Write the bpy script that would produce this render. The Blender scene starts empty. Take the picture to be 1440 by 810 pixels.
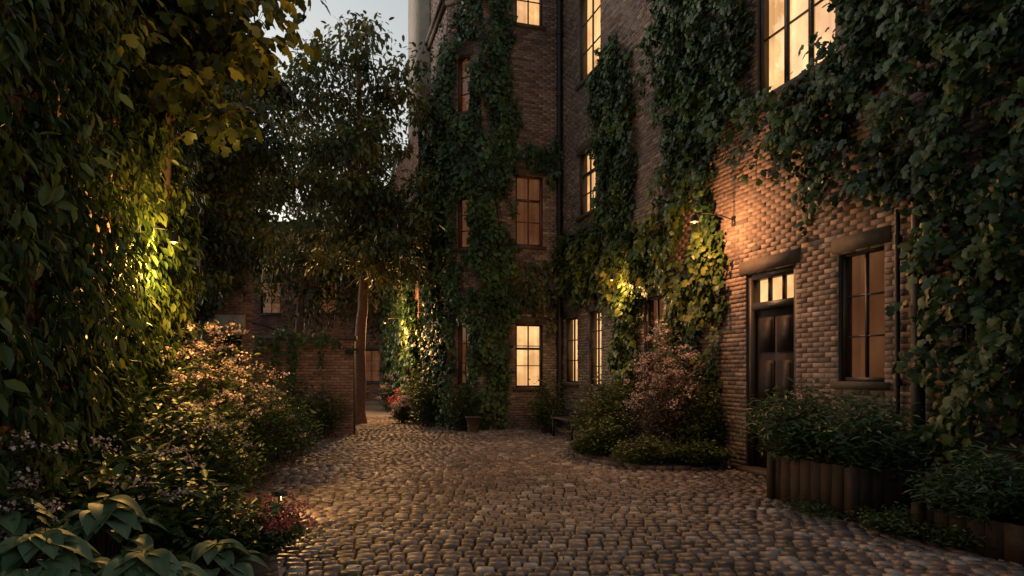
import bpy, math, numpy as np
from mathutils import Vector
R=np.random.default_rng(7)
sc=bpy.context.scene
# ---------------------------------------------------------------- helpers
def nrm(a):
    a=np.asarray(a,float); return a/np.maximum(np.linalg.norm(a,axis=-1,keepdims=True),1e-9)
def sn(p,f,seed):
    r=np.random.default_rng(seed); p=np.asarray(p,float); o=np.zeros(len(p)); amp=1;tot=0
    for k in range(3):
        for j in range(4):
            d=nrm(r.normal(size=p.shape[1])); ph=r.uniform(0,6.28)
            o+=amp*np.sin((p@d)*f*6.28*r.uniform(.7,1.3)+ph)
        tot+=amp*2; amp*=.55; f*=2.1
    return np.clip(o/tot,-1,1)
class MB:
    def __init__(s): s.v=[];s.t=[];s.f=[];s.n=0
    def add(s,V,F,mat=0,tint=.5):
        V=np.asarray(V,float).reshape(-1,3); F=np.asarray(F,int)
        s.v.append(V); s.t.append(np.broadcast_to(np.asarray(tint,float),(len(V),)).copy())
        s.f.append((F+s.n,mat)); s.n+=len(V)
    def inst(s,T,F,pos,X,Y,Z,sc_,mat=0,tint=None):
        T=np.asarray(T,float);F=np.asarray(F,int);N=len(pos)
        if N==0:return
        sc_=np.asarray(sc_,float)
        if sc_.ndim==1: sc_=np.repeat(sc_[:,None],3,1)
        B=np.stack([X,Y,Z],1)
        L=T[None]*sc_[:,None,:]
        V=np.einsum('nka,nab->nkb',L,B)+pos[:,None,:]
        FF=(F[None]+(np.arange(N)*len(T))[:,None,None]).reshape(-1,F.shape[1])
        if tint is None: tint=R.random(N)
        s.add(V.reshape(-1,3),FF,mat,np.repeat(tint,len(T)))
    def build(s,name,mats,parent=None,smooth=False):
        me=bpy.data.meshes.new(name)
        V=np.concatenate(s.v);T=np.concatenate(s.t)
        me.vertices.add(len(V)); me.vertices.foreach_set("co",V.astype(np.float32).ravel())
        li=np.concatenate([f.ravel() for f,m in s.f])
        tot=np.concatenate([np.full(len(f),f.shape[1]) for f,m in s.f])
        mi=np.concatenate([np.full(len(f),m) for f,m in s.f])
        st=np.concatenate([[0],np.cumsum(tot)[:-1]])
        me.loops.add(len(li)); me.loops.foreach_set("vertex_index",li.astype(np.int32))
        me.polygons.add(len(tot)); me.polygons.foreach_set("loop_start",st.astype(np.int32))
        me.polygons.foreach_set("material_index",mi.astype(np.int32))
        if smooth: me.polygons.foreach_set("use_smooth",np.ones(len(tot),bool))
        a=me.attributes.new("tint",'FLOAT','POINT'); a.data.foreach_set("value",T.astype(np.float32))
        for m in (mats if isinstance(mats,(list,tuple)) else [mats]): me.materials.append(m)
        me.update(calc_edges=True); me.validate()
        ob=bpy.data.objects.new(name,me); sc.collection.objects.link(ob)
        if parent: ob.parent=parent
        return ob
def empty(name):
    e=bpy.data.objects.new(name,None); sc.collection.objects.link(e); return e
BOXF=[[0,1,3,2],[4,6,7,5],[0,4,5,1],[2,3,7,6],[0,2,6,4],[1,5,7,3]]
class Wall:
    def __init__(s,O,d,n): s.O=np.array([O[0],O[1],0.]); s.d=np.array([d[0],d[1],0.]); s.n=np.array([n[0],n[1],0.])
    def P(s,u,z,o):
        u,z,o=np.broadcast_arrays(np.asarray(u,float),np.asarray(z,float),np.asarray(o,float))
        return s.O+u[...,None]*s.d+o[...,None]*s.n+z[...,None]*np.array([0,0,1.])
    def box(s,mb,u0,u1,z0,z1,o0,o1,mat=0,tint=.5):
        u,z,o=np.meshgrid([u0,u1],[z0,z1],[o0,o1],indexing='ij')
        mb.add(s.P(u.ravel(),z.ravel(),o.ravel()),BOXF,mat,tint)
def box(mb,c,size,rot=0,mat=0,tint=.5,jit=0):
    x,y,z=np.meshgrid([-.5,.5],[-.5,.5],[-.5,.5],indexing='ij')
    P=np.stack([x.ravel()*size[0],y.ravel()*size[1],z.ravel()*size[2]],1)
    if jit: P+=R.normal(size=P.shape)*jit
    c_,s_=math.cos(rot),math.sin(rot)
    P=np.stack([P[:,0]*c_-P[:,1]*s_,P[:,0]*s_+P[:,1]*c_,P[:,2]],1)+np.array(c)
    mb.add(P,BOXF,mat,tint)
def tube(mb,pts,rad,sides=6,mat=0,tint=.5,cap=False):
    pts=np.asarray(pts,float);rad=np.broadcast_to(np.asarray(rad,float),(len(pts),))
    t=nrm(np.gradient(pts,axis=0)); ref=np.array([.13,.21,.97]) if abs(t[0][2])<.9 else np.array([1,.1,0.])
    a=nrm(np.cross(t,ref)); b=np.cross(t,a)
    an=np.arange(sides)/sides*2*math.pi
    V=pts[:,None]+rad[:,None,None]*(a[:,None]*np.cos(an)[None,:,None]+b[:,None]*np.sin(an)[None,:,None])
    n=len(pts);i=np.arange(n-1)[:,None]*sides;j=np.arange(sides)[None];k=(j+1)%sides
    F=np.stack([i+j,i+k,i+sides+k,i+sides+j],-1).reshape(-1,4)
    mb.add(V.reshape(-1,3),F,mat,tint)
    if cap:
        for e in (0,n-1):
            mb.add(np.vstack([V[e],pts[e]]),[[q,(q+1)%sides,sides] for q in range(sides)],mat,tint)
IVY_V=[[0,.42,.05],[0,0,0],[-.3,-.06,-.05],[-.52,.3,-.1],[-.27,.42,-.01],[-.36,.72,-.08],[0,1,-.14],[.36,.72,-.08],[.27,.42,-.01],[.52,.3,-.1],[.3,-.06,-.05]]
IVY_F=[[0,i,i+1] for i in range(1,10)]+[[0,10,1]]
OV_V=[[0,0,0],[-.2,.28,.05],[-.19,.65,.02],[0,1,-.12],[.19,.65,.02],[.2,.28,.05]]
OV_F=[[0,1,2,3],[0,3,4,5]]
NR_V=[[0,0,0],[-.11,.3,.03],[-.1,.65,.0],[0,1,-.1],[.1,.65,0],[.11,.3,.03]]
def leaves(mb,pos,nor,tip,size,tint,T=OV_V,F=OV_F,mat=0):
    Y=nrm(tip); Z=nrm(nor-(nor*Y).sum(-1,keepdims=True)*Y); X=np.cross(Y,Z)
    mb.inst(T,F,pos,X,Y,Z,size,mat,tint)
# ---------------------------------------------------------------- materials
def mat(name):
    m=bpy.data.materials.new(name); m.use_nodes=True; nt=m.node_tree; nt.nodes.clear()
    out=nt.nodes.new("ShaderNodeOutputMaterial"); b=nt.nodes.new("ShaderNodeBsdfPrincipled")
    nt.links.new(b.outputs[0],out.inputs[0]); return m,nt,b,out
def ramp(nt,fac,cols):
    r=nt.nodes.new("ShaderNodeValToRGB"); e=r.color_ramp.elements
    while len(e)<len(cols): e.new(.5)
    for i,(p,c) in enumerate(cols): e[i].position=p; e[i].color=(*c,1)
    nt.links.new(fac,r.inputs[0]); return r.outputs[0]
def attr(nt): a=nt.nodes.new("ShaderNodeAttribute"); a.attribute_name="tint"; return a.outputs["Fac"]
def noise(nt,scale,detail=5,rough=.6):
    tc=nt.nodes.new("ShaderNodeTexCoord"); n=nt.nodes.new("ShaderNodeTexNoise")
    n.inputs["Scale"].default_value=scale;n.inputs["Detail"].default_value=detail;n.inputs["Roughness"].default_value=rough
    nt.links.new(tc.outputs["Object"],n.inputs["Vector"]); return n.outputs["Fac"]
def mix(nt,mode,fac,a,b):
    m=nt.nodes.new("ShaderNodeMix"); m.data_type='RGBA'; m.blend_type=mode
    if isinstance(fac,float): m.inputs[0].default_value=fac
    else: nt.links.new(fac,m.inputs[0])
    for k,x in ((6,a),(7,b)):
        if isinstance(x,tuple): m.inputs[k].default_value=(*x,1)
        else: nt.links.new(x,m.inputs[k])
    return m.outputs[2]
def bump(nt,b,h,st,dist=.02):
    n=nt.nodes.new("ShaderNodeBump"); n.inputs["Strength"].default_value=st;n.inputs["Distance"].default_value=dist
    nt.links.new(h,n.inputs["Height"]); nt.links.new(n.outputs[0],b.inputs["Normal"])
def leafmat(name,cols,rough=.45,trans=.2):
    m,nt,b,out=mat(name)
    c=ramp(nt,attr(nt),cols)
    nt.links.new(c,b.inputs["Base Color"]); b.inputs["Roughness"].default_value=rough;b.inputs["Specular IOR Level"].default_value=.35
    t=nt.nodes.new("ShaderNodeBsdfTranslucent"); nt.links.new(c,t.inputs[0])
    ms=nt.nodes.new("ShaderNodeMixShader"); ms.inputs[0].default_value=trans
    nt.links.new(b.outputs[0],ms.inputs[1]);nt.links.new(t.outputs[0],ms.inputs[2]);nt.links.new(ms.outputs[0],out.inputs[0])
    return m
def surf(name,cols,scale=8,rough=.8,bs=.3,usetint=True,bd=.02,metal=0.,spec=.5):
    m,nt,b,out=mat(name); n=noise(nt,scale)
    if usetint:
        c=ramp(nt,attr(nt),cols); c=mix(nt,'MULTIPLY',.7,c,ramp(nt,n,[(.3,(.5,.5,.5)),(.7,(1.25,1.2,1.2))]))
    else: c=ramp(nt,n,cols)
    nt.links.new(c,b.inputs["Base Color"]); b.inputs["Roughness"].default_value=rough;b.inputs["Metallic"].default_value=metal
    b.inputs["Specular IOR Level"].default_value=spec
    if bs>0: bump(nt,b,noise(nt,scale*5,3),bs,bd)
    return m
def emis(name,col,st):
    m,nt,b,out=mat(name); e=nt.nodes.new("ShaderNodeEmission")
    c=ramp(nt,attr(nt),[(0.,tuple(x*.68 for x in col)),(.5,col),(1.,tuple(min(1,x*1.2+.03) for x in col))])
    c=mix(nt,'MULTIPLY',.65,c,ramp(nt,noise(nt,1.2,3),[(.35,(.45,.34,.27)),(.65,(1.2,1.2,1.2))]))
    nt.links.new(c,e.inputs[0]); e.inputs[1].default_value=st; nt.links.new(e.outputs[0],out.inputs[0])
    try: m.cycles.emission_sampling='NONE'
    except Exception: pass
    return m
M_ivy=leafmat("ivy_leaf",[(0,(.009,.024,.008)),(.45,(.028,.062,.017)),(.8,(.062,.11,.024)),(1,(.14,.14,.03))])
M_ivyl=leafmat("creeper_leaf_lamplit",[(0,(.010,.024,.008)),(.4,(.032,.062,.015)),(.8,(.095,.125,.024)),(1,(.2,.18,.035))],trans=.3)  # yellower ramp than the ivy: lamp glow put into the leaf colour
M_ivyd=leafmat("ivy_leaf_autumn",[(0,(.02,.03,.010)),(.45,(.045,.06,.018)),(.75,(.09,.075,.025)),(1,(.13,.055,.03))])
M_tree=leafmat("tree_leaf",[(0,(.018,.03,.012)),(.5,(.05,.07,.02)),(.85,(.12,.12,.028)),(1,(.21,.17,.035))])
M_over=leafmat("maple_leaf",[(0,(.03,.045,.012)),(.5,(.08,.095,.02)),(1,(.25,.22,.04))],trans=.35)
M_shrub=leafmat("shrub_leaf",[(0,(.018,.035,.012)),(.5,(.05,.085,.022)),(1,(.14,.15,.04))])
M_blue=leafmat("planter_leaf",[(0,(.025,.055,.024)),(.5,(.06,.115,.05)),(1,(.14,.19,.09))],rough=.45)
M_host=leafmat("hosta_leaf",[(0,(.035,.065,.032)),(.5,(.08,.13,.062)),(1,(.17,.23,.12))],rough=.5)
M_rust=leafmat("rusty_shrub_leaf",[(0,(.03,.04,.02)),(.5,(.12,.08,.055)),(1,(.28,.18,.14))])
M_pink=leafmat("pink_petal",[(0,(.38,.23,.23)),(1,(.75,.58,.54))],rough=.7)
M_red=leafmat("red_petal",[(0,(.25,.03,.05)),(1,(.5,.1,.15))],rough=.6)
M_bark=surf("bark",[(0,(.035,.022,.016)),(1,(.09,.055,.04))],14,.85,.5)
M_barkr=surf("reddish_bark",[(0,(.13,.06,.04)),(1,(.22,.11,.07))],14,.85,.6)
M_brick=surf("brick",[(0,(.08,.057,.05)),(.35,(.155,.112,.095)),(.7,(.225,.16,.132)),(1,(.32,.25,.21))],16,.85,.4,bd=.006)
M_brickr=surf("red_brick",[(0,(.1,.05,.038)),(.35,(.18,.09,.062)),(.7,(.24,.125,.087)),(1,(.3,.19,.14))],16,.85,.4,bd=.006)
M_mort=surf("mortar",[(.3,(.06,.05,.044)),(.7,(.12,.1,.088))],10,.95,.4,False)
M_pale=surf("pale_render",[(.3,(.22,.2,.17)),(.7,(.32,.29,.25))],3,.9,.2,False)
M_stone=surf("dark_lintel_stone",[(.3,(.04,.029,.024)),(.7,(.08,.058,.046))],9,.8,.3,False)
M_frame=surf("dark_window_frame",[(.3,(.015,.01,.008)),(.7,(.03,.02,.016))],9,.5,.15,False)
M_framer=surf("red_window_frame",[(.3,(.07,.022,.014)),(.7,(.11,.035,.02))],9,.5,.15,False)
M_door=surf("dark_door_wood",[(.3,(.012,.008,.007)),(.7,(.024,.015,.013))],6,.55,.2,False,spec=.2)
M_iron=surf("black_iron",[(.3,(.008,.008,.009)),(.7,(.018,.018,.02))],12,.5,.15,False,spec=.3)
M_brass=surf("brass",[(.3,(.3,.2,.08)),(.7,(.45,.32,.14))],12,.35,.05,False,metal=1.)
M_wood=surf("weathered_wood",[(0,(.018,.012,.009)),(1,(.06,.037,.027))],7,.85,.5,spec=.3)
M_soil=surf("soil",[(.3,(.018,.013,.01)),(.7,(.05,.038,.028))],9,.95,.8,False)
M_cob=surf("cobble_stone",[(0,(.08,.06,.055)),(.35,(.16,.122,.112)),(.6,(.21,.15,.13)),(.8,(.25,.205,.19)),(1,(.38,.335,.31))],22,.45,.35,bd=.006)
M_edge=surf("edging_stone",[(0,(.05,.035,.03)),(1,(.14,.1,.085))],18,.8,.4)
M_grav=surf("gravel",[(.3,(.25,.2,.15)),(.7,(.42,.35,.28))],30,.9,.6,False)
M_lit=emis("lit_curtain",(1,.56,.23),1.35)
M_litw=emis("lit_curtain_deep",(1,.42,.14),.75)
M_dim=emis("dim_curtain",(.5,.2,.08),.22)
M_bulb=emis("bulb",(1,.55,.18),5)
def glassmat():
    m,nt,b,out=mat("window_glass"); t=nt.nodes.new("ShaderNodeBsdfTransparent"); g=nt.nodes.new("ShaderNodeBsdfGlossy"); g.inputs["Roughness"].default_value=.05
    s=nt.nodes.new("ShaderNodeMixShader"); s.inputs[0].default_value=.08; nt.links.new(t.outputs[0],s.inputs[1]);nt.links.new(g.outputs[0],s.inputs[2]);nt.links.new(s.outputs[0],out.inputs[0]);return m
M_glass=glassmat()
# ---------------------------------------------------------------- brick walls
def brickwall(parent,wall,L,z0,z1,ops,bl=.225,bh=.071,name="brickwork",bm=None):
    mb=MB(); us=sorted({0,L}|{x for o in ops for x in o[:2]}); zs=sorted({z0,z1}|{x for o in ops for x in o[2:4]})
    for a,b in zip(us[:-1],us[1:]):
        for c,d in zip(zs[:-1],zs[1:]):
            um,zm=(a+b)/2,(c+d)/2
            if any(o[0]<um<o[1] and o[2]<zm<o[3] for o in ops): continue
            mb.add(wall.P([a,b,b,a],[c,c,d,d],[0,0,0,0]),[[0,1,2,3]],1)
    for o in ops:
        a,b,c,d=o[:4]; D=-.3
        for q in ([(a,c),(b,c)],[(a,d),(b,d)],[(a,c),(a,d)],[(b,c),(b,d)]):
            (ua,za),(ub,zb)=q
            mb.add(wall.P([ua,ub,ub,ua],[za,zb,zb,za],[0,0,D,D]),[[0,1,2,3]],1)
    A=[];g=.009
    nrow=int((z1-z0)/bh)
    for i in range(nrow):
        za=z0+i*bh; zb=za+bh-g; zm=(za+zb)/2
        iv=[(0.,L)]
        for o in ops:
            if o[2]<zm<o[3]:
                n=[]
                for a,b in iv:
                    if o[1]<=a or o[0]>=b: n.append((a,b)); continue
                    if o[0]>a:n.append((a,o[0]))
                    if o[1]<b:n.append((o[1],b))
                iv=n
        off=(i%2)*bl/2+R.uniform(-.012,.012)
        for a,b in iv:
            k0=int((a-off)//bl); k1=int((b-off)//bl)
            for k in range(k0,k1+1):
                x0=max(a,off+k*bl+R.uniform(-.003,.003)); x1=min(b,off+(k+1)*bl-g)
                if x1-x0>.03: A.append((x0,x1,za+R.uniform(-.0015,.0015),zb+R.uniform(-.002,.0015)))
    A=np.array(A);N=len(A); t=.006+R.random(N)**2*.010; c=.003
    u0,u1,a0,a1=A.T
    U=np.stack([u0,u1,u1,u0,u0+c,u1-c,u1-c,u0+c],1);Z=np.stack([a0,a0,a1,a1,a0+c,a0+c,a1-c,a1-c],1)
    O=np.concatenate([np.full((N,4),.0015),np.repeat(t[:,None],4,1)+R.normal(size=(N,4))*.0013],1)
    P=wall.P(U,Z,O)
    F=np.array([[4,5,6,7],[0,1,5,4],[1,2,6,5],[2,3,7,6],[3,0,4,7]])
    FF=(F[None]+(np.arange(N)*8)[:,None,None]).reshape(-1,4)
    ti=np.clip(.45+.3*sn(A[:,[0,2]],.25,5)+R.normal(size=N)*.22,0,1)
    mb.add(P.reshape(-1,3),FF,0,np.repeat(ti,8))
    return mb.build(name,[bm or M_brick,M_mort],parent)
def window(parent,wall,u0,u1,z0,z1,nx=2,nz=3,lit=M_lit,frame=M_frame,name="window",split=None,lintel=True):
    mb=MB();f=.055;o0,o1=-.15,-.05
    wall.box(mb,u0,u0+f,z0,z1,o0,o1);wall.box(mb,u1-f,u1,z0,z1,o0,o1)
    wall.box(mb,u0+f,u1-f,z0,z0+f,o0,o1-.004);wall.box(mb,u0+f,u1-f,z1-f,z1,o0,o1-.004)
    ia,ib,ja,jb=u0+f,u1-f,z0+f,z1-f
    if split is not None:
        zz=ja+(jb-ja)*split; wall.box(mb,ia,ib,zz-.03,zz+.03,o0+.01,o1-.01)
    for i in range(1,nx):
        x=ia+(ib-ia)*i/nx; w=.08 if nx==3 else .032; wall.box(mb,x-w/2,x+w/2,ja,jb,o0+.03,o1-.03)
    for j in range(1,nz):
        z=ja+(jb-ja)*j/nz; wall.box(mb,ia,ib,z-.012,z+.012,o0+.035,o1-.035)
    wall.box(mb,u0-.08,u1+.08,z0-.09,z0-.001,-.14,.075,1)
    if lintel: wall.box(mb,u0-.1,u1+.1,z1+.001,z1+.2,-.14,.034,1)
    mb.add(wall.P([ia,ib,ib,ia],[ja,ja,jb,jb],[-.11]*4),[[0,1,2,3]],2)
    n=48; u=np.linspace(u0,u1,n); ph=np.sin(u*31+u0*9)*.6+np.sin(u*47+1)*.4
    P=np.stack([wall.P(u,z0,-.23+ph*.02),wall.P(u,z1,-.23+ph*.02)],1).reshape(-1,3)
    F=[[2*i,2*i+2,2*i+3,2*i+1] for i in range(n-1)]
    mb.add(P,F,3,np.repeat(np.clip(.5+.2*ph,0,1),2))  # pleat light and shade put into the curtain's own glow colour
    return mb.build(name,[frame,M_stone,M_glass,lit],parent,False)
C=(1.38,18.9);dl=(.289,-.957);dv=(-.957,-.289)
W1=Wall(C,dl,(-.957,-.289)); F2=Wall(C,dv,(.289,-.957))
D=(C[0]+dv[0]*2.25,C[1]+dv[1]*2.25); CH=Wall(D,(-.882,.471),(-.471,-.882))
E=(D[0]-.882*1.15,D[1]+.471*1.15); SD=Wall(E,(-.289,.957),(-.957,-.289))
bld=empty("brick_house")
wins=[(8.55,10.2,5.8,8.6),(1.25,2.6,8.95,11.3),(1.25,2.3,5.54,7.15),(.25,1.15,1.25,3.0),(1.9,2.65,1.2,3.05),(4.8,5.65,1.15,3.1),(10.26,11.02,1.45,3.15)]
door=(8.27,9.44,0,3.14)
brickwall(bld,W1,18,0,13,wins+[door])
window(bld,W1,*wins[0],3,3,M_lit);window(bld,W1,*wins[1],2,3,M_lit);window(bld,W1,*wins[2],2,3,M_lit,split=.66)
window(bld,W1,*wins[3],2,3,M_lit);window(bld,W1,*wins[4],2,4,M_lit);window(bld,W1,*wins[5],2,3,M_dim);window(bld,W1,*wins[6],2,3,M_dim)
fw=[(.56,1.34,1.12,2.85),(.56,1.34,4.98,6.9),(.56,1.34,11.0,12.4)]
brickwall(bld,F2,2.25,0,13.5,fw)
window(bld,F2,*fw[0],2,3,M_lit,split=.62);window(bld,F2,*fw[1],2,3,M_dim,M_framer,split=.66);window(bld,F2,*fw[2],2,2,M_lit)
cw=[(.4,.8,1.2,2.9),(.4,.8,4.9,6.3),(.4,.8,8.6,10.1)]
brickwall(bld,CH,1.15,0,13.5,cw)
for w in cw: window(bld,CH,*w,1,3,M_dim,M_framer)
SL=3.1
brickwall(bld,SD,SL,0,13.5,[])
mb=MB()
for w,L in ((CH,1.15),(SD,SL)):
    w.box(mb,.0,L,11.6,11.75,.001,.10);w.box(mb,.0,L,11.75,11.85,.001,.17)
mb.build("cornice",[M_stone],bld)
mb=MB();W1.box(mb,-2.6,18,12.9,13.1,-8,-.01);mb.build("roof",[M_iron],bld)
# door
mb=MB();u0,u1=door[:2]
W1.box(mb,u0,u0+.09,0,3.14,-.2,-.03);W1.box(mb,u1-.09,u1,0,3.14,-.2,-.03);W1.box(mb,u0+.09,u1-.09,3.03,3.14,-.2,-.034);W1.box(mb,u0+.09,u1-.09,2.55,2.66,-.2,-.034)
W1.box(mb,u0+.09,u1-.09,.03,2.55,-.2,-.12,1)
for i in range(2):
    for (za,zb) in ((.2,.85),(.98,1.75),(1.88,2.42)):
        a=u0+.19+i*.42;W1.box(mb,a,a+.35,za,zb,-.12,-.105,1);W1.box(mb,a+.04,a+.31,za+.04,zb-.04,-.105,-.09,1)
for i in (1,2):
    x=u0+.09+(u1-u0-.18)*i/3;W1.box(mb,x-.012,x+.012,2.66,3.03,-.17,-.1)
W1.box(mb,u0-.14,u1+.1,3.141,3.34,-.2,.04,2)
W1.box(mb,u0-.1,u1+.1,0,.06,-.2,.22,2)
mb.add(W1.P([u0,u1,u1,u0],[2.6,2.6,3.1,3.1],[-.22]*4),[[0,1,2,3]],3,.6)
hp=W1.P(u0+.17,1.12,-.1);tube(mb,[hp,hp+W1.n*.06,hp+W1.n*.06+W1.d*.11],.012,6,4,cap=True)
mb.build("front_door",[M_frame,M_door,M_stone,M_lit,M_brass],bld)
def pipe(name,w,u,za,zb,r,off=.12):
    mb=MB()
    n=8;z=np.linspace(za,zb,n);tube(mb,w.P(np.full(n,u),z,np.full(n,off)),r,10,cap=True)
    for q in np.arange(za+.5,zb,1.7):
        tube(mb,[w.P(u,q,off),w.P(u,q+.1,off)],r*1.3,10,cap=True); w.box(mb,u-.03,u+.03,q+.02,q+.08,.02,off)
    mb.build(name,[M_iron],None,True)
pipe("drainpipe",F2,.12,0.1,13,.07);pipe("drainpipe",W1,11.27,.9,3.5,.03,.07);pipe("drainpipe",W1,11.62,0,4.2,.075,.14)
# left ivy-covered building
LW=Wall((-5.5,11.0),(.289,-.957),(.957,.289))
lb=empty("ivy_covered_brick_building")
brickwall(lb,LW,14,0,10,[],bm=M_brickr);mb=MB();LW.box(mb,0,14,10,10.2,-6,.05);mb.build("coping",[M_stone],lb)
LR=Wall((-5.5,11.0),(-.957,-.289),(-.289,.957));mb=MB();LR.box(mb,0,6,0,10,-.2,0);mb.build("end_wall",[M_mort],lb)
# building behind on the left
rb=empty("rear_brick_building");B2=Wall((-6.4,16.8),(-1,0),(0,-1))
ow=[(2.0,2.9,5.2,7.0),(.25,.95,0,2.45),(3.9,4.8,5.2,7.0)]
brickwall(rb,B2,7,0,9.5,ow,bm=M_brickr)
window(rb,B2,*ow[0],2,3,M_dim);window(rb,B2,*ow[2],2,3,M_dim);
mb=MB();B2.box(mb,.25,.95,0,2.45,-.25,-.15,0);B2.box(mb,.15,1.05,2.46,2.95,0,.06,1);B2.box(mb,0,7,9.5,9.7,-4,.1,0);mb.build("doorway",[M_door,M_pale],rb)
gw=empty("brick_garden_wall");G=Wall((-3.95,17.0),(-1,0),(0,-1))
brickwall(gw,G,2.45,0,2.35,[],bm=M_brickr);mb=MB();G.box(mb,-.04,2.45,2.35,2.45,-.3,.05);G.box(mb,0,2.45,0,2.35,-.25,-.002);mb.build("coping",[M_stone],gw)
ph=empty("terraced_house");PW=Wall((-2.95,21.6),(-.289,.957),(-.957,-.289))
brickwall(ph,PW,12,0,9.5,[(1.8,2.5,1,2.6)],bm=M_brickr);window(ph,PW,1.8,2.5,1,2.6,2,3,M_litw)
PF=Wall((-2.95,21.6),(.957,.289),(.289,-.957));brickwall(ph,PF,2.5,0,9.5,[])
mb=MB();PW.box(mb,-.3,2.2,9.5,15,-3,.02);mb.build("pale_gable",[M_pale],ph)
eb=empty("apartment_building");EB=Wall((-4.5,34),(-1,0),(0,-1))
ew=[(2,3,1,2.6),(4.2,5.2,4.4,6),(2,3,4.4,6),(7,8,4.4,6)]
brickwall(eb,EB,14,0,9,ew,bm=M_brickr)
for w in ew: window(eb,EB,*w,2,3,M_dim)
# ---------------------------------------------------------------- ground
mb=MB();mb.add([[-300,-300,-.03],[300,-300,-.03],[300,300,-.03],[-300,300,-.03]],[[0,1,2,3]]);mb.build("ground",[M_soil])
def xr(y): return 3.95-.302*(y-10.4)
mb=MB();P=[]
y=1.5
while y<23.5:
    dy=.135+R.uniform(-.012,.012)
    xl=-1.0-.33*y+.2; xl=max(xl,-7.5); xr_=xr(y)-.02 if y<18.5 else (-.6 if y<18.6 else -2.0-.3*(y-19))
    x=xl+R.uniform(0,.15)
    while x<xr_:
        w=.148*R.uniform(.7,1.3); P.append((x+w/2,y+.06*math.sin(x*.9)+.22*math.sin((x+1)*.35),w,dy)); x+=w
    y+=dy
P=np.array(P);N=len(P)
g=np.array([-1,-.82,0,.82,1])*.5;GX,GY=np.meshgrid(g,g);rr=np.maximum(abs(GX),abs(GY))
ed=rr>.45;GZ=np.where(ed,-.04,0)-(GX**2+GY**2)*.018
cor=(abs(GX)>.45)&(abs(GY)>.45);GXc=np.where(cor,GX*.88,GX);GYc=np.where(cor,GY*.88,GY)
T=np.stack([GXc.ravel(),GYc.ravel(),GZ.ravel()],1);F=[[i*5+j,i*5+j+1,i*5+j+6,i*5+j+5] for i in range(4) for j in range(4)]
ang=R.normal(size=N)*.06;X=nrm(np.stack([np.cos(ang),np.sin(ang),R.normal(size=N)*.03],1))
Z=nrm(np.stack([R.normal(size=N)*.035,R.normal(size=N)*.035,np.ones(N)],1));Y=nrm(np.cross(Z,X));Z=np.cross(X,Y)
pos=np.stack([P[:,0],P[:,1],.012+.02*sn(P[:,:2],.3,3)+R.normal(size=N)*.004],1)
scl=np.stack([P[:,2]-.013,P[:,3]-.013,np.ones(N)],1)
mb.inst(T,F,pos,X,Y,Z,scl,0,np.clip(.42+.22*sn(P[:,:2],.25,9)+R.normal(size=N)*.3,0,1))
mb.build("cobblestone_paving",[M_cob],None,True)
mb=MB();mb.add([[-7,22.5,.02],[-2.6,22.5,.02],[-5.5,34,.02],[-10,34,.02]],[[0,1,2,3]]);mb.build("gravel_path",[M_grav])
def bed(name,poly,h,edge):
    poly=np.array(poly);mb=MB();c=poly.mean(0);n=len(poly)
    V=[[*p,0.] for p in poly]+[[*(c+(p-c)*.93),h] for p in poly]+[[*c,h+.08]]
    F=[[i,(i+1)%n,n+(i+1)%n,n+i] for i in range(n)];mb.add(V,F);mb.add(V,[[n+i,n+(i+1)%n,2*n] for i in range(n)])
    for a,b in zip(edge[:-1],edge[1:]):
        a=np.array(a);b=np.array(b);L=np.linalg.norm(b-a);k=max(1,int(L/.24));an=math.atan2(*(b-a)[::-1])
        for i in range(k):
            p=a+(b-a)*(i+.5)/k; box(mb,(p[0],p[1],.015+R.uniform(-.01,.01)),(L/k-.012,.085,.1),an+R.normal()*.04,1,R.random(),.006)
    mb.build(name,[M_soil,M_edge])
re=[(1.55,15.2),(1.2,14.0),(1.15,13),(1.3,12.1),(1.65,11.4),(2.3,10.9),(3.1,10.85),(3.5,11.15)]
bed("garden_bed",re+[(3.6,11.4),(2.3,15.7)],.08,re)
le=[(-1.1,2.6),(-1.75,5),(-2.5,7),(-3.2,8.8),(-3.8,11),(-4.1,13),(-4.6,15.2),(-4.4,16.7)]
bed("garden_bed",le+[(-6.8,16.7),(-6.9,13),(-5.3,11),(-3.2,4),(-2.6,2.6)],.08,le)
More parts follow.
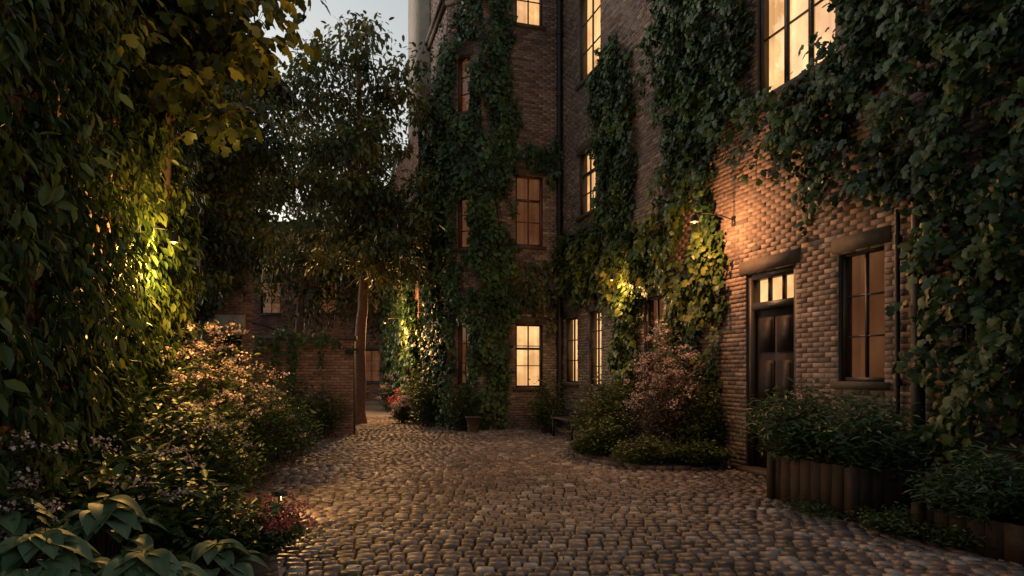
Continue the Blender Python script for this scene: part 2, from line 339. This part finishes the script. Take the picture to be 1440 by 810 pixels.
# ---------------------------------------------------------------- ivy
def inpoly(p,poly):
    x,y=p[:,0],p[:,1];r=np.zeros(len(p),bool);n=len(poly)
    for i in range(n):
        x1,y1=poly[i];x2,y2=poly[(i+1)%n]
        if y1==y2:continue
        r^=((y1>y)!=(y2>y))&(x<(x2-x1)*(y-y1)/(y2-y1)+x1)
    return r
GL=np.array([-2.5,7.35,0.])
LU,LZ,LO=3.3,3.1,.6
lampc=[LW.P(LU,LZ-.15,LO),W1.P(4.5,3.35,.6),W1.P(7.95,3.85,.75),GL+[0,0,.25],PW.P(.5,3.0,1.0)]
def ivy(name,wall,poly,dens,size,ex=(),thick=.3,strands=30,mt=M_ivy,base=.4,jit=.3,sl=1.2,tm=(IVY_V,IVY_F),hole=.62,rt=.35):
    poly=np.array(poly);lo,hi=poly.min(0)-.4,poly.max(0)+.4
    N=int(np.prod(hi-lo)*dens);p=R.uniform(lo,hi,(N,2))
    q=p+np.stack([sn(p,.45,11),sn(p,.45,23)],1)*jit+R.normal(size=p.shape)*.06
    k=inpoly(q,poly)&(sn(p,.6,31)>-hole)
    p=p[k]
    mb=MB();st=[]
    if len(p):
        for s in p[R.integers(0,len(p),strands)]:
            L=R.uniform(.3,sl);n=int(L/.04)+3;a=R.uniform(-1,1)*.5
            z=s[1]-np.linspace(0,L,n);u=s[0]+np.cumsum(R.normal(size=n)*.012)+a*np.linspace(0,L,n)*.5
            o=.1+.12*np.sin(np.linspace(0,2.5,n))
            if any(e[0]-.1<s[0]<e[1]+.1 and e[2]<s[1]-L/2<e[3]+.5 for e in ex): continue
            tube(mb,wall.P(u,z,o),.006,3,1); st.append(np.stack([u+R.normal(size=n)*.05,z+R.normal(size=n)*.03],1))
    if st: p=np.concatenate([p]+st)
    for e in ex:
        m=.03; p=p[~((p[:,0]>e[0]-.02)&(p[:,0]<e[1]+m)&(p[:,1]>e[2]-.1)&(p[:,1]<e[3]-.02))]
    p=p[p[:,1]>.05];N=len(p);
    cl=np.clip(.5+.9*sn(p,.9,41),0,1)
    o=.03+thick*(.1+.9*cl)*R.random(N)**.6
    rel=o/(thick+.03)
    pos=wall.P(p[:,0],p[:,1],o)
    for c in lampc:
        k=((pos-c)**2).sum(1)>.3**2; pos=pos[k];p=p[k];rel=rel[k]
    N=len(p);up=np.array([0,0,1.])
    nor=wall.n*.9+up*.45+R.normal(size=(N,3))*.4
    tip=-up*1.+wall.n*.35+R.normal(size=(N,3))*.42
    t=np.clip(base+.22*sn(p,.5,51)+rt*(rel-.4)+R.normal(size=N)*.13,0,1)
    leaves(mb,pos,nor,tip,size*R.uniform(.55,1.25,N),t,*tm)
    for i in range(max(3,strands//5)):
        s=R.uniform(lo+.5,hi-.5);n=14;z=np.linspace(max(0,lo[1]+.3),s[1],n);u=s[0]+np.cumsum(R.normal(size=n)*.07)
        if inpoly(np.stack([u,z],1),poly).all(): tube(mb,wall.P(u,z,np.full(n,.05)),np.linspace(.02,.007,n),4,1)
    return mb.build(name,[mt,M_bark])
W=wins+[(door[0],door[1],-1,3.36)]
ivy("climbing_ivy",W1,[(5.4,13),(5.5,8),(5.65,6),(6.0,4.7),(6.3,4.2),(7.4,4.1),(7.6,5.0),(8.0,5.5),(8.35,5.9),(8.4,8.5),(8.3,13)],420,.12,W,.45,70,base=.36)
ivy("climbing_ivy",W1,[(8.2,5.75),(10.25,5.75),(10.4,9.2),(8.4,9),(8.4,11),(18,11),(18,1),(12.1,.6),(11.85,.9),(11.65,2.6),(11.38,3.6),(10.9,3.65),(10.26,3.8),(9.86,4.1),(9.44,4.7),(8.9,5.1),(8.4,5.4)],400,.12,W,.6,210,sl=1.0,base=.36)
ivy("climbing_ivy",W1,[(2.3,8.3),(2.7,9.2),(3.4,9.3),(4.2,8.6),(4.5,7.5),(4.3,6.2),(4.2,5.0),(3.5,4.6),(2.7,4.6),(2.7,6),(2.7,7.6)],400,.12,W,.35,60,base=.38)
ivy("climbing_ivy",W1,[(0,5.3),(1.5,5.3),(3,5.0),(4.5,4.7),(6.5,4.6),(7.2,4.3),(7.7,3.9),(7.6,1.6),(7.3,.5),(5.9,.5),(5.7,3.3),(4.75,3.3),(4.55,.5),(3.6,.5),(3.3,3.2),(2.75,3.5),(0,3.4)],420,.13,W,.38,60,base=.55,jit=.2,mt=M_ivyl)
ivy("climbing_ivy",F2,[(0,8.4),(.6,7.6),(1.3,8.2),(1.5,12.5),(2.3,13),(2.3,0),(1.75,0),(1.55,3),(1.3,3.2),(1.5,4.6),(1.5,6.9),(1.3,7.1),(0,7)],400,.12,fw,.35,60,sl=1.0,base=.36)
ivy("climbing_ivy",F2,[(.0,4.6),(1.6,4.6),(1.6,3.1),(.8,3.1),(0,3.4)],300,.12,fw,.25,20,M_ivyd)
ivy("climbing_ivy",CH,[(0,12.8),(.8,11.2),(1.15,11),(1.15,0),(0,0)],380,.12,cw,.35,40,base=.35)
ivy("climbing_ivy",SD,[(0,10.5),(1,9.5),(2.35,8.5),(SL,8),(SL,0),(0,0)],350,.14,(),.35,20)
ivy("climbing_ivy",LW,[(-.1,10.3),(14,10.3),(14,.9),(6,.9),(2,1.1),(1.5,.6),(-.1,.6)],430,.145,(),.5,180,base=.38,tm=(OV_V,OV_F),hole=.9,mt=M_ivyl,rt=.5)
ivy("climbing_ivy",PW,[(0,7),(8,6),(8,.2),(0,.2)],260,.15,[(1.8,2.5,1,2.6)],.4,20,base=.5)
ivy("climbing_ivy",PF,[(0,9.5),(2.5,9.5),(2.5,.2),(0,.2)],200,.15,(),.3,10,base=.4)
ivy("climbing_ivy",G,[(0,2.6),(.3,2.3),(1.3,2.7),(2.5,2.5),(2.5,2.1),(1.5,2.3),(.6,2.1),(0,2.2)],200,.11,(),.15,6)
ivy("climbing_ivy",B2,[(0,9.5),(7,9.5),(7,.2),(3,.2),(1.2,3),(0,3.5)],220,.15,ow,.4,20)
# ---------------------------------------------------------------- trees
def tree(name,trunk,crowns,ncl,lpc,lsize,lm,bm=M_bark,r0=.2,cr=.5,tmpl=(OV_V,OV_F),tb=.45,droop=.7,top=.25):
    mb=MB();trunk=np.array(trunk,float)
    tt=np.linspace(0,len(trunk)-1,26);tr=np.stack([np.interp(tt,np.arange(len(trunk)),trunk[:,i]) for i in range(3)],1)
    tr[1:-1]+=np.cumsum(R.normal(size=(24,3))*.012,0)*[1,1,0]
    rad=np.linspace(r0,r0*top,26);rad[0]*=1.3
    tube(mb,tr,rad,10,1,.6)
    nodes=[tr[7:]];nr=[rad[7:]]
    cc=[]
    w=np.array([c[3]*c[4]*c[5] for c in crowns]);w=w/w.sum()
    while len(cc)<ncl:
        c=crowns[R.choice(len(crowns),p=w)];v=nrm(R.normal(size=3))*R.random()**.45
        cc.append(np.array(c[:3])+v*np.array(c[3:6]))
    cc=np.array(cc);cc=cc[sn(cc,.25,61)>-.45]
    cc=cc[np.argsort(((cc[:,None]-tr[None,8:])**2).sum(-1).min(1))]
    for c in cc:
        A=np.concatenate(nodes);RA=np.concatenate(nr)
        dd=np.linalg.norm(A-c,axis=1)+np.maximum(0,A[:,2]-c[2]+.3)*1.5
        i=dd.argmin();a=A[i];L=np.linalg.norm(c-a);n=7;s=np.linspace(0,1,n)[:,None]
        path=a+(c-a)*s+np.array([0,0,1])*(np.sin(s*math.pi)*.12*L)+np.concatenate([np.zeros((1,3)),np.cumsum(R.normal(size=(n-1,3))*.03*L**.5,0)])
        ra=max(.008,min(RA[i]*.6,.012+.014*L));rd=np.linspace(ra,.006,n)
        tube(mb,path,rd,4,1,.3);nodes.append(path[2:]);nr.append(rd[2:])
        for k in range(4):
            e=path[-1]+R.normal(size=3)*cr*.7;tube(mb,[path[-2],(path[-2]+e)/2+[0,0,.05],e],[.006,.005,.003],3,1,.3)
    M=len(cc);cs=R.uniform(.6,1.3,M)
    idx=np.repeat(np.arange(M),lpc);N=len(idx)
    v=R.normal(size=(N,3))*.55*cr*cs[idx][:,None]*[1,1,.65]
    pos=cc[idx]+v
    tip=nrm(v)*.6+np.array([0,0,-droop])+R.normal(size=(N,3))*.4
    nor=np.array([0,0,1.])+nrm(v)*.5+R.normal(size=(N,3))*.4
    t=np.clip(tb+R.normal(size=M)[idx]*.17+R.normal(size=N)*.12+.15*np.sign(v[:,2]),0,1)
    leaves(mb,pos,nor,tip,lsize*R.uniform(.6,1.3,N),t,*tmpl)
    return mb.build(name,[lm,bm],None)
tree("courtyard_tree",[(-4.55,20.3,0),(-4.5,20.2,2.2),(-4.35,20,4.2),(-4.35,19.9,7),(-4.5,20,10.5)],
     [(-4.8,19.8,8.2,2.9,2.4,3.6),(-4.7,19.4,5.8,3.1,2.4,1.8),(-3.6,19,5.4,1.4,1.6,1.6)],200,110,.2,M_tree,M_barkr,.2,.52,top=.35,tb=.55)
tree("dark_tree",[(-7.2,14.6,0),(-7.0,14.5,2.5),(-6.6,14.4,5),(-6.4,14.3,8)],
     [(-6.7,14.3,6.1,1.9,1.9,2.6),(-6.0,14.2,4.3,1.8,1.6,1.2)],115,115,.17,M_tree,M_bark,.17,.5,tb=.42)
tree("overhanging_maple",[(-5.0,9.6,0),(-4.9,9.5,3),(-4.5,9.0,5),(-3.9,8.6,6.8)],
     [(-4.3,8.6,6.3,1.6,1.5,1.6),(-3.8,7.9,5.2,1.0,1.2,.8),(-4.4,6.6,6.0,1.4,1.5,1.1)],90,65,.16,M_over,M_bark,.13,.42,(IVY_V,IVY_F),.5,1.)
tree("distant_tree",[(-9,29,0),(-9,29,4),(-8.6,29,9)],[(-8.8,29,8.5,4.2,3,5.3),(-12,27,7,3,3,5)],140,100,.27,M_tree,M_bark,.25,.95)
tree("distant_tree",[(-6.9,31,0),(-6.9,31,5),(-6.2,31,11)],[(-6.2,31,8.0,2.7,2.5,4.8)],80,100,.27,M_tree,M_bark,.2,.95)
# ---------------------------------------------------------------- shrubs
def shrub(name,c,rx,h,n=55,lp=38,ls=.06,lm=M_shrub,tm=(OV_V,OV_F),fl=0,fm=M_pink,tb=.45,z0=.06,fs=.02,ry=None):
    mb=MB();ry=ry or rx;c=np.array([c[0],c[1],z0]);tops=[]
    for i in range(n):
        a=R.uniform(0,6.283);q=R.random()**.6;hh=h*(1-.45*q*q)*R.uniform(.55,1.14)
        e=c+np.array([math.cos(a)*q*rx,math.sin(a)*q*ry,hh]);b=c+np.array([math.cos(a)*q*rx*.35,math.sin(a)*q*ry*.35,0])
        s=np.linspace(0,1,6)[:,None];path=b+(e-b)*s+np.array([math.cos(a)*rx,math.sin(a)*ry,0])*(-.12*np.sin(s*3.14))+np.concatenate([np.zeros((1,3)),R.normal(size=(5,3))*.02])
        tube(mb,path,np.linspace(.007,.002,6),3,2);tops.append(path[-1])
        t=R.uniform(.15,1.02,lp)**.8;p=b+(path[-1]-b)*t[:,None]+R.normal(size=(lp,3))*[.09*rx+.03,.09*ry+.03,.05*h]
        an=R.uniform(0,6.283,lp);tip=np.stack([np.cos(an),np.sin(an),R.uniform(-.5,.7,lp)],1)
        nor=np.array([0,0,1.])+R.normal(size=(lp,3))*.35
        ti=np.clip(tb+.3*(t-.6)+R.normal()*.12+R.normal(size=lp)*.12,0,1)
        p[:,2]=np.maximum(p[:,2],.04)
        k=((p-lampc[3])**2).sum(1)>.25**2
        if not k.all(): p,nor,tip,ti=p[k],nor[k],tip[k],ti[k]
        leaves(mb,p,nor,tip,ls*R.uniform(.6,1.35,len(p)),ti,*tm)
    if fl:
        for tp in np.array(tops)[R.permutation(len(tops))[:fl]]:
            k=26;v=R.normal(size=(k,3))*[.05,.05,.02];p=tp+v+[0,0,.04]
            leaves(mb,p,np.array([0,0,1.])+R.normal(size=(k,3))*.5,R.normal(size=(k,3)),np.full(k,fs)*R.uniform(.7,1.4,k),R.random(k),[[0,0,0],[-.45,.5,.1],[0,1,0],[.45,.5,.1]],[[0,1,2,3]],1)
    return mb.build(name,[lm,fm,M_bark])
S=shrub
S("flowering_shrub",(-4.4,10.0),.9,2.1,85,46,.08,M_shrub,fl=80,fs=.036);S("flowering_shrub",(-4.0,8.7),.85,1.85,80,50,.08,M_shrub,fl=70,tb=.5,fs=.034)
S("flowering_shrub",(-3.6,9.4),.75,1.6,70,46,.075,fl=40,fs=.03);S("leafy_shrub",(-3.9,11.4),.7,1.2,60,45,.08)
S("leafy_shrub",(-3.6,6.6),.75,1.25,60,45,.12,tb=.4);S("flowering_shrub",(-3.15,7.0),.6,1.15,70,46,.075,fl=24,tb=.5,fs=.028)
S("leafy_shrub",(-3.0,5.4),.6,1.0,50,36,.13,fl=16,tb=.45,fs=.026);S("leafy_shrub",(-2.4,5.5),.4,.6,50,40,.08)
S("red_flowers",(-2.1,5.9),.34,.38,60,34,.055,fl=36,fm=M_red,fs=.028);S("leafy_shrub",(-4.4,12.8),.7,1.1,60,45,.08)
S("leafy_shrub",(-5.2,15.4),.9,1.5,65,50,.09,tb=.3);S("leafy_shrub",(-4.5,16.3),.55,1.2,50,40,.08);S("leafy_shrub",(-3.6,8.2),.4,.75,50,40,.06)
S("pink_flowers",(-3.05,4.2),.3,1.05,25,30,.08,fl=20,fs=.026)
S("leafy_shrub",(1.75,13.2),.6,1.45,75,46,.085,tb=.6);S("leafy_shrub",(2.2,14.6),.5,1.2,60,45,.08,tb=.5);S("rusty_flowering_shrub",(2.75,12.0),.75,2.15,110,46,.065,M_rust,fl=100,fs=.03)
S("leafy_shrub",(3.2,11.6),.5,1.3,60,46,.075);S("leafy_shrub",(1.6,12.1),.45,.7,60,45,.065,tb=.5);S("groundcover_plant",(2.3,11.2),.7,.42,80,40,.06,tb=.6,ry=.4);S("groundcover_plant",(3.05,11.0),.5,.4,70,40,.06,ry=.35)
S("groundcover_plant",(1.4,12.6),.35,.35,50,36,.055,ry=.6)
S("leafy_shrub",(.9,17.3),.5,1.4,60,45,.08,z0=0);S("leafy_shrub",(-1.4,18.0),.5,1.2,60,45,.08,z0=0,tb=.3);S("leafy_shrub",(-2.4,19.2),.5,1.7,60,50,.09,z0=0,tb=.4)
S("leafy_shrub",(-2.9,20.9),.5,1.6,70,50,.09,z0=0,tb=.6);S("pink_flowers",(-3.25,20.3),.35,.7,50,30,.07,fl=45,fm=M_pink,fs=.045,z0=0);S("pink_flowers",(-3.7,22.6),.4,.9,50,30,.08,fl=45,fm=M_red,fs=.05,z0=0)
S("leafy_shrub",(-5.3,18.6),.55,1.0,50,45,.08,z0=0);S("flowering_shrub",(-4.4,25.5),.6,1.3,60,40,.1,fl=40,fs=.05,z0=0);S("leafy_shrub",(-6.6,27),.9,1.8,60,50,.13,z0=0,tb=.5)
def hosta(name,c,r,h,n,ls):
    mb=MB();nu=8
    for i in range(n):
        a=R.uniform(0,6.283);el=R.uniform(.1,1.);L=ls*R.uniform(.7,1.2);b=np.array([c[0],c[1],.08])
        o=np.array([math.cos(a),math.sin(a),0]);st=b+o*r*(1-el)*R.uniform(.5,1)+np.array([0,0,h*(.45+.55*el)])
        tube(mb,[b+o*.03,(b+st)/2+[0,0,.08],st],[.008,.007,.006],4,1)
        s=np.linspace(0,1,nu);mid=st+o*(s*L)[:,None]+np.array([0,0,1.])*(s*.12*L-s**2*.5*L)[:,None]
        w=.33*L*np.sin(np.pi*s**.75)**.85+.002;sd=np.cross(o,[0,0,1.])
        rows=[]
        for q in (-1,-.5,0,.5,1): rows.append(mid+sd*(w*q)[:,None]+np.array([0,0,1.])*(w*abs(q)*.35+.014*np.sin(s*22)*abs(q))[:,None])
        V=np.stack(rows,1).reshape(-1,3);F=[[k*5+j,k*5+j+1,k*5+j+6,k*5+j+5] for k in range(nu-1) for j in range(4)]
        tq=np.tile([.06,-.04,.14,-.04,.06],nu)
        mb.add(V,F,0,np.clip(R.normal()*.15+.5+tq,0,1))
    mb.build(name,[M_host,M_bark],None,True)
hosta("hosta_plant",(-2.6,3.75),.45,.62,70,.22);hosta("hosta_plant",(-2.05,3.8),.42,.5,60,.21);hosta("hosta_plant",(-2.75,4.6),.45,.65,44,.22);hosta("hosta_plant",(-2.0,4.6),.35,.35,40,.18);hosta("hosta_plant",(-3.1,4.1),.35,.75,40,.22)
# ---------------------------------------------------------------- planters
def planter(name,c,L,Wd,H,rot):
    e=empty(name);mb=MB();cs,sn_=math.cos(rot),math.sin(rot)
    def B(x,y,z,sx,sy,sz,m=0,j=.003): box(mb,(c[0]+x*cs-y*sn_,c[1]+x*sn_+y*cs,z),(sx,sy,sz),rot,m,R.random(),j)
    n=round(L/.17)
    for sgn in (-1,1):
        for i in range(n): B(-L/2+(i+.5)*L/n,sgn*(Wd/2-.02),H/2+R.uniform(-.01,.012),L/n-.006,.035,H)
        m=round(Wd/.17)
        for i in range(m): B(sgn*(L/2+.0),-Wd/2+.05+(i+.5)*(Wd-.1)/m,H/2,.035,(Wd-.1)/m-.006,H-.01)
        for s2 in (-1,1): B(sgn*(L/2-.02),s2*(Wd/2+.005),H/2+.01,.09,.09,H+.02)
    mb.build("boards",[M_wood],e);mb=MB();B(0,0,H-.1,L-.06,Wd-.08,.06,0,.01);mb.build("soil",[M_soil],e)
rw=math.atan2(-.957,.289)
planter("wooden_planter",(3.78,7.95),1.35,.75,.55,rw)
planter("wooden_planter",(4.5,5.9),1.5,.9,.32,rw)
S("planter_shrub",(3.55,8.4),.65,1.0,80,42,.12,M_blue,(NR_V,OV_F),z0=.45,tb=.55);S("planter_shrub",(3.95,7.6),.65,.85,75,42,.12,M_blue,(NR_V,OV_F),z0=.45,tb=.5)
S("planter_shrub",(4.3,6.2),.6,.62,75,40,.1,M_blue,(NR_V,OV_F),z0=.25,tb=.45);S("planter_shrub",(4.75,5.4),.6,.65,70,40,.1,M_blue,(NR_V,OV_F),z0=.25,tb=.45)
S("groundcover_plant",(3.75,6.7),.4,.25,50,36,.05,z0=0);S("groundcover_plant",(4.1,6.2),.35,.25,50,40,.05,z0=0);S("groundcover_plant",(3.35,7.6),.3,.14,40,30,.04,z0=0,ry=.5)
mb=MB();N=18000;y=R.uniform(3.5,19,N);s=R.random(N)
xw=np.where(s<.4,xr(y)-R.exponential(.5,N),np.where(s<.7,-1.0-.3*y+R.exponential(.5,N)+.15,-1.0-.3*y+R.random(N)*(xr(y)+1+.3*y)))
p=np.stack([xw,y,np.full(N,.004)],1);keep=(sn(p[:,:2],.5,71)>-.1)&(p[:,0]<xr(y)-.03);p=p[keep];N=len(p)
leaves(mb,p,np.array([0,0,1.])+R.normal(size=(N,3))*.5,R.normal(size=(N,3))*[1,1,.4]+[0,0,.4],R.uniform(.02,.045,N),R.random(N)*.7)
mb.build("moss_and_weeds",[M_shrub])
mb=MB();N=900;y=R.uniform(4,20,N);x=R.uniform(-1,1,N)*.5*(xr(y)+1+.32*y)+.5*(xr(y)-1-.32*y);p=np.stack([x,y,np.full(N,.025)],1)
leaves(mb,p,np.array([0,0,1.])+R.normal(size=(N,3))*.25,R.normal(size=(N,3))*[1,1,.1],R.uniform(.03,.06,N),R.random(N));mb.build("fallen_leaves",[M_ivyd])
# ---------------------------------------------------------------- bench
be=empty("park_bench");mb=MB();bc=np.array([1.35,16.0]);rot=rw;cs,s_=math.cos(rot),math.sin(rot)
def BB(x,y,z,sx,sy,sz,m=0): box(mb,(bc[0]+x*cs-y*s_,bc[1]+x*s_+y*cs,z),(sx,sy,sz),rot,m,R.random())
sg=1 if (-s_*1>0) else -1
for i in range(4): BB(0,(-.16+i*.11)*sg,.45,1.4,.09,.03)
for i in range(3): BB(0,.27*sg,.6+i*.12,1.4,.025,.09)
mb.build("slats",[M_wood],be);mb=MB()
for x in (-.6,.6):
    BB(x,-.18*sg,.22,.05,.05,.43);BB(x,.25*sg,.44,.05,.03,.87);BB(x,0.02*sg,.62,.05,.45,.035);BB(x,-.18*sg,.53,.04,.04,.16);BB(x,.02*sg,.41,.045,.42,.035)
mb.build("iron_frame",[M_iron],be)
# ---------------------------------------------------------------- lamps
def wall_lamp(name,w,u,z,out,power,col,rad=.04,big=.085):
    e=empty(name);mb=MB()
    w.box(mb,u-.04,u+.04,z-.02,z+.14,.0,.03)
    s=np.linspace(0,1,8);pts=w.P(np.full(8,u),z+.08+.08*np.sin(s*math.pi*.8),.03+s*(out-.03));tube(mb,pts,.01,6,cap=True)
    c=w.P(u,z,out);an=np.arange(16)/16*6.2832
    prof=[(.015,.12),(big*.5,.11),(big*.8,.06),(big,.0)]
    V=np.concatenate([[c+np.array([math.cos(a)*r,math.sin(a)*r,h]) for a in an] for r,h in prof])
    F=[[k*16+j,k*16+(j+1)%16,(k+1)*16+(j+1)%16,(k+1)*16+j] for k in range(3) for j in range(16)];mb.add(V,F)
    tt=np.linspace(0,math.pi,7);tube(mb,[c+np.array([0,0,.03-.035*math.cos(x)-.02]) for x in tt],np.sin(tt)*.025+.001,10,1)
    mb.build("fixture",[M_iron,M_bulb],e)
    l=bpy.data.lights.new("lamp_light",'POINT');l.energy=power;l.color=col;l.shadow_soft_size=rad
    o=bpy.data.objects.new("lamp_light",l);o.location=c+np.array([0,0,-.15]);sc.collection.objects.link(o);o.parent=e
wc=(1,.52,.18)
wall_lamp("wall_lamp",LW,LU,LZ,LO,330,(1,.54,.13),big=.05)
wall_lamp("wall_lamp",W1,4.5,3.5,.6,85,wc,big=.05)
wall_lamp("wall_lamp",W1,7.95,4.0,.75,185,(1,.44,.16),big=.075)
wall_lamp("wall_lamp",PW,.5,3.1,1.0,520,(1,.5,.17),big=.05)
def glamp(name,p,power):
    e=empty(name);mb=MB();p=np.array(p);tube(mb,[p,p+[0,0,.2]],.02,8,cap=True);tube(mb,[p+[0,0,.25],p+[0,0,.29],p+[0,0,.3]],[.09,.08,.01],12,0,cap=True)
    tube(mb,[p+[0,0,.2],p+[0,0,.248]],.02,8,2,cap=True);mb.build("bollard",[M_iron,M_bulb,M_iron],e)
    l=bpy.data.lights.new("lamp_light",'POINT');l.energy=power;l.color=wc;l.shadow_soft_size=.02
    o=bpy.data.objects.new("lamp_light",l);o.location=p+[.05,-.0,.225];sc.collection.objects.link(o);o.parent=e
glamp("garden_light",GL,16)
mb=MB();c=np.array([-5.6,12.2,3.6])
for dx in(-.09,.09):
    for dy in(-.09,.09): tube(mb,[c+[dx*.7,dy*.7,-.18],c+[dx,dy,.12]],.01,5)
tube(mb,[c+[0,0,.11],c+[0,0,.14],c+[0,0,.25],c+[0,0,.3]],[.14,.14,.04,.01],4,cap=True);tube(mb,[c+[0,0,-.2],c+[0,0,-.17]],.08,4,cap=True);tube(mb,[c+[0,0,.3],c+[-.0,-.0,.55],c+[-.3,-1.3,.6]],.012,5)
tube(mb,[c+[0,0,-.15],c+[0,0,.1]],.03,8,1);mb.build("hanging_lantern",[M_iron,M_pale])
def pot(name,c,r,h):
    mb=MB();z=np.array([0,.02,h*.9,h*.9,h,h,h*.9]);rr=np.array([.65,.68,.95,1.05,1.05,.92,.88])*r
    tube(mb,np.stack([np.full(7,c[0]),np.full(7,c[1]),z+np.arange(7)*1e-3],1),rr,20,cap=True);mb.build(name,[M_stone],None,True)
pot("flower_pot",(-1.0,17.6),.2,.4)
# ---------------------------------------------------------------- sky, sun, camera
w=bpy.data.worlds.new("World");sc.world=w;w.use_nodes=True;nt=w.node_tree;bg=nt.nodes["Background"]
sky=nt.nodes.new("ShaderNodeTexSky");sky.sky_type='NISHITA';sky.sun_disc=False;sky.sun_elevation=math.radians(4);sky.sun_rotation=math.radians(-60);sky.dust_density=3;sky.air_density=1.2
hs=nt.nodes.new("ShaderNodeHueSaturation");hs.inputs["Saturation"].default_value=.42;nt.links.new(sky.outputs[0],hs.inputs["Color"]);nt.links.new(hs.outputs[0],bg.inputs[0]);bg.inputs[1].default_value=.48
l=bpy.data.lights.new("sun",'SUN');l.energy=.03;l.angle=math.radians(20);l.color=(1,.85,.7);o=bpy.data.objects.new("sun",l);sc.collection.objects.link(o)
o.rotation_euler=(math.radians(50),0,math.radians(-30))
cam=bpy.data.cameras.new("camera");cam.lens=24;cam.sensor_width=36;cam.shift_y=.08;cam.clip_end=1000
co=bpy.data.objects.new("camera",cam);co.location=(0,0,1.6);co.rotation_euler=(math.radians(90),0,0);sc.collection.objects.link(co);sc.camera=co
sc.view_settings.view_transform='Standard';sc.view_settings.look='None';sc.view_settings.exposure=0
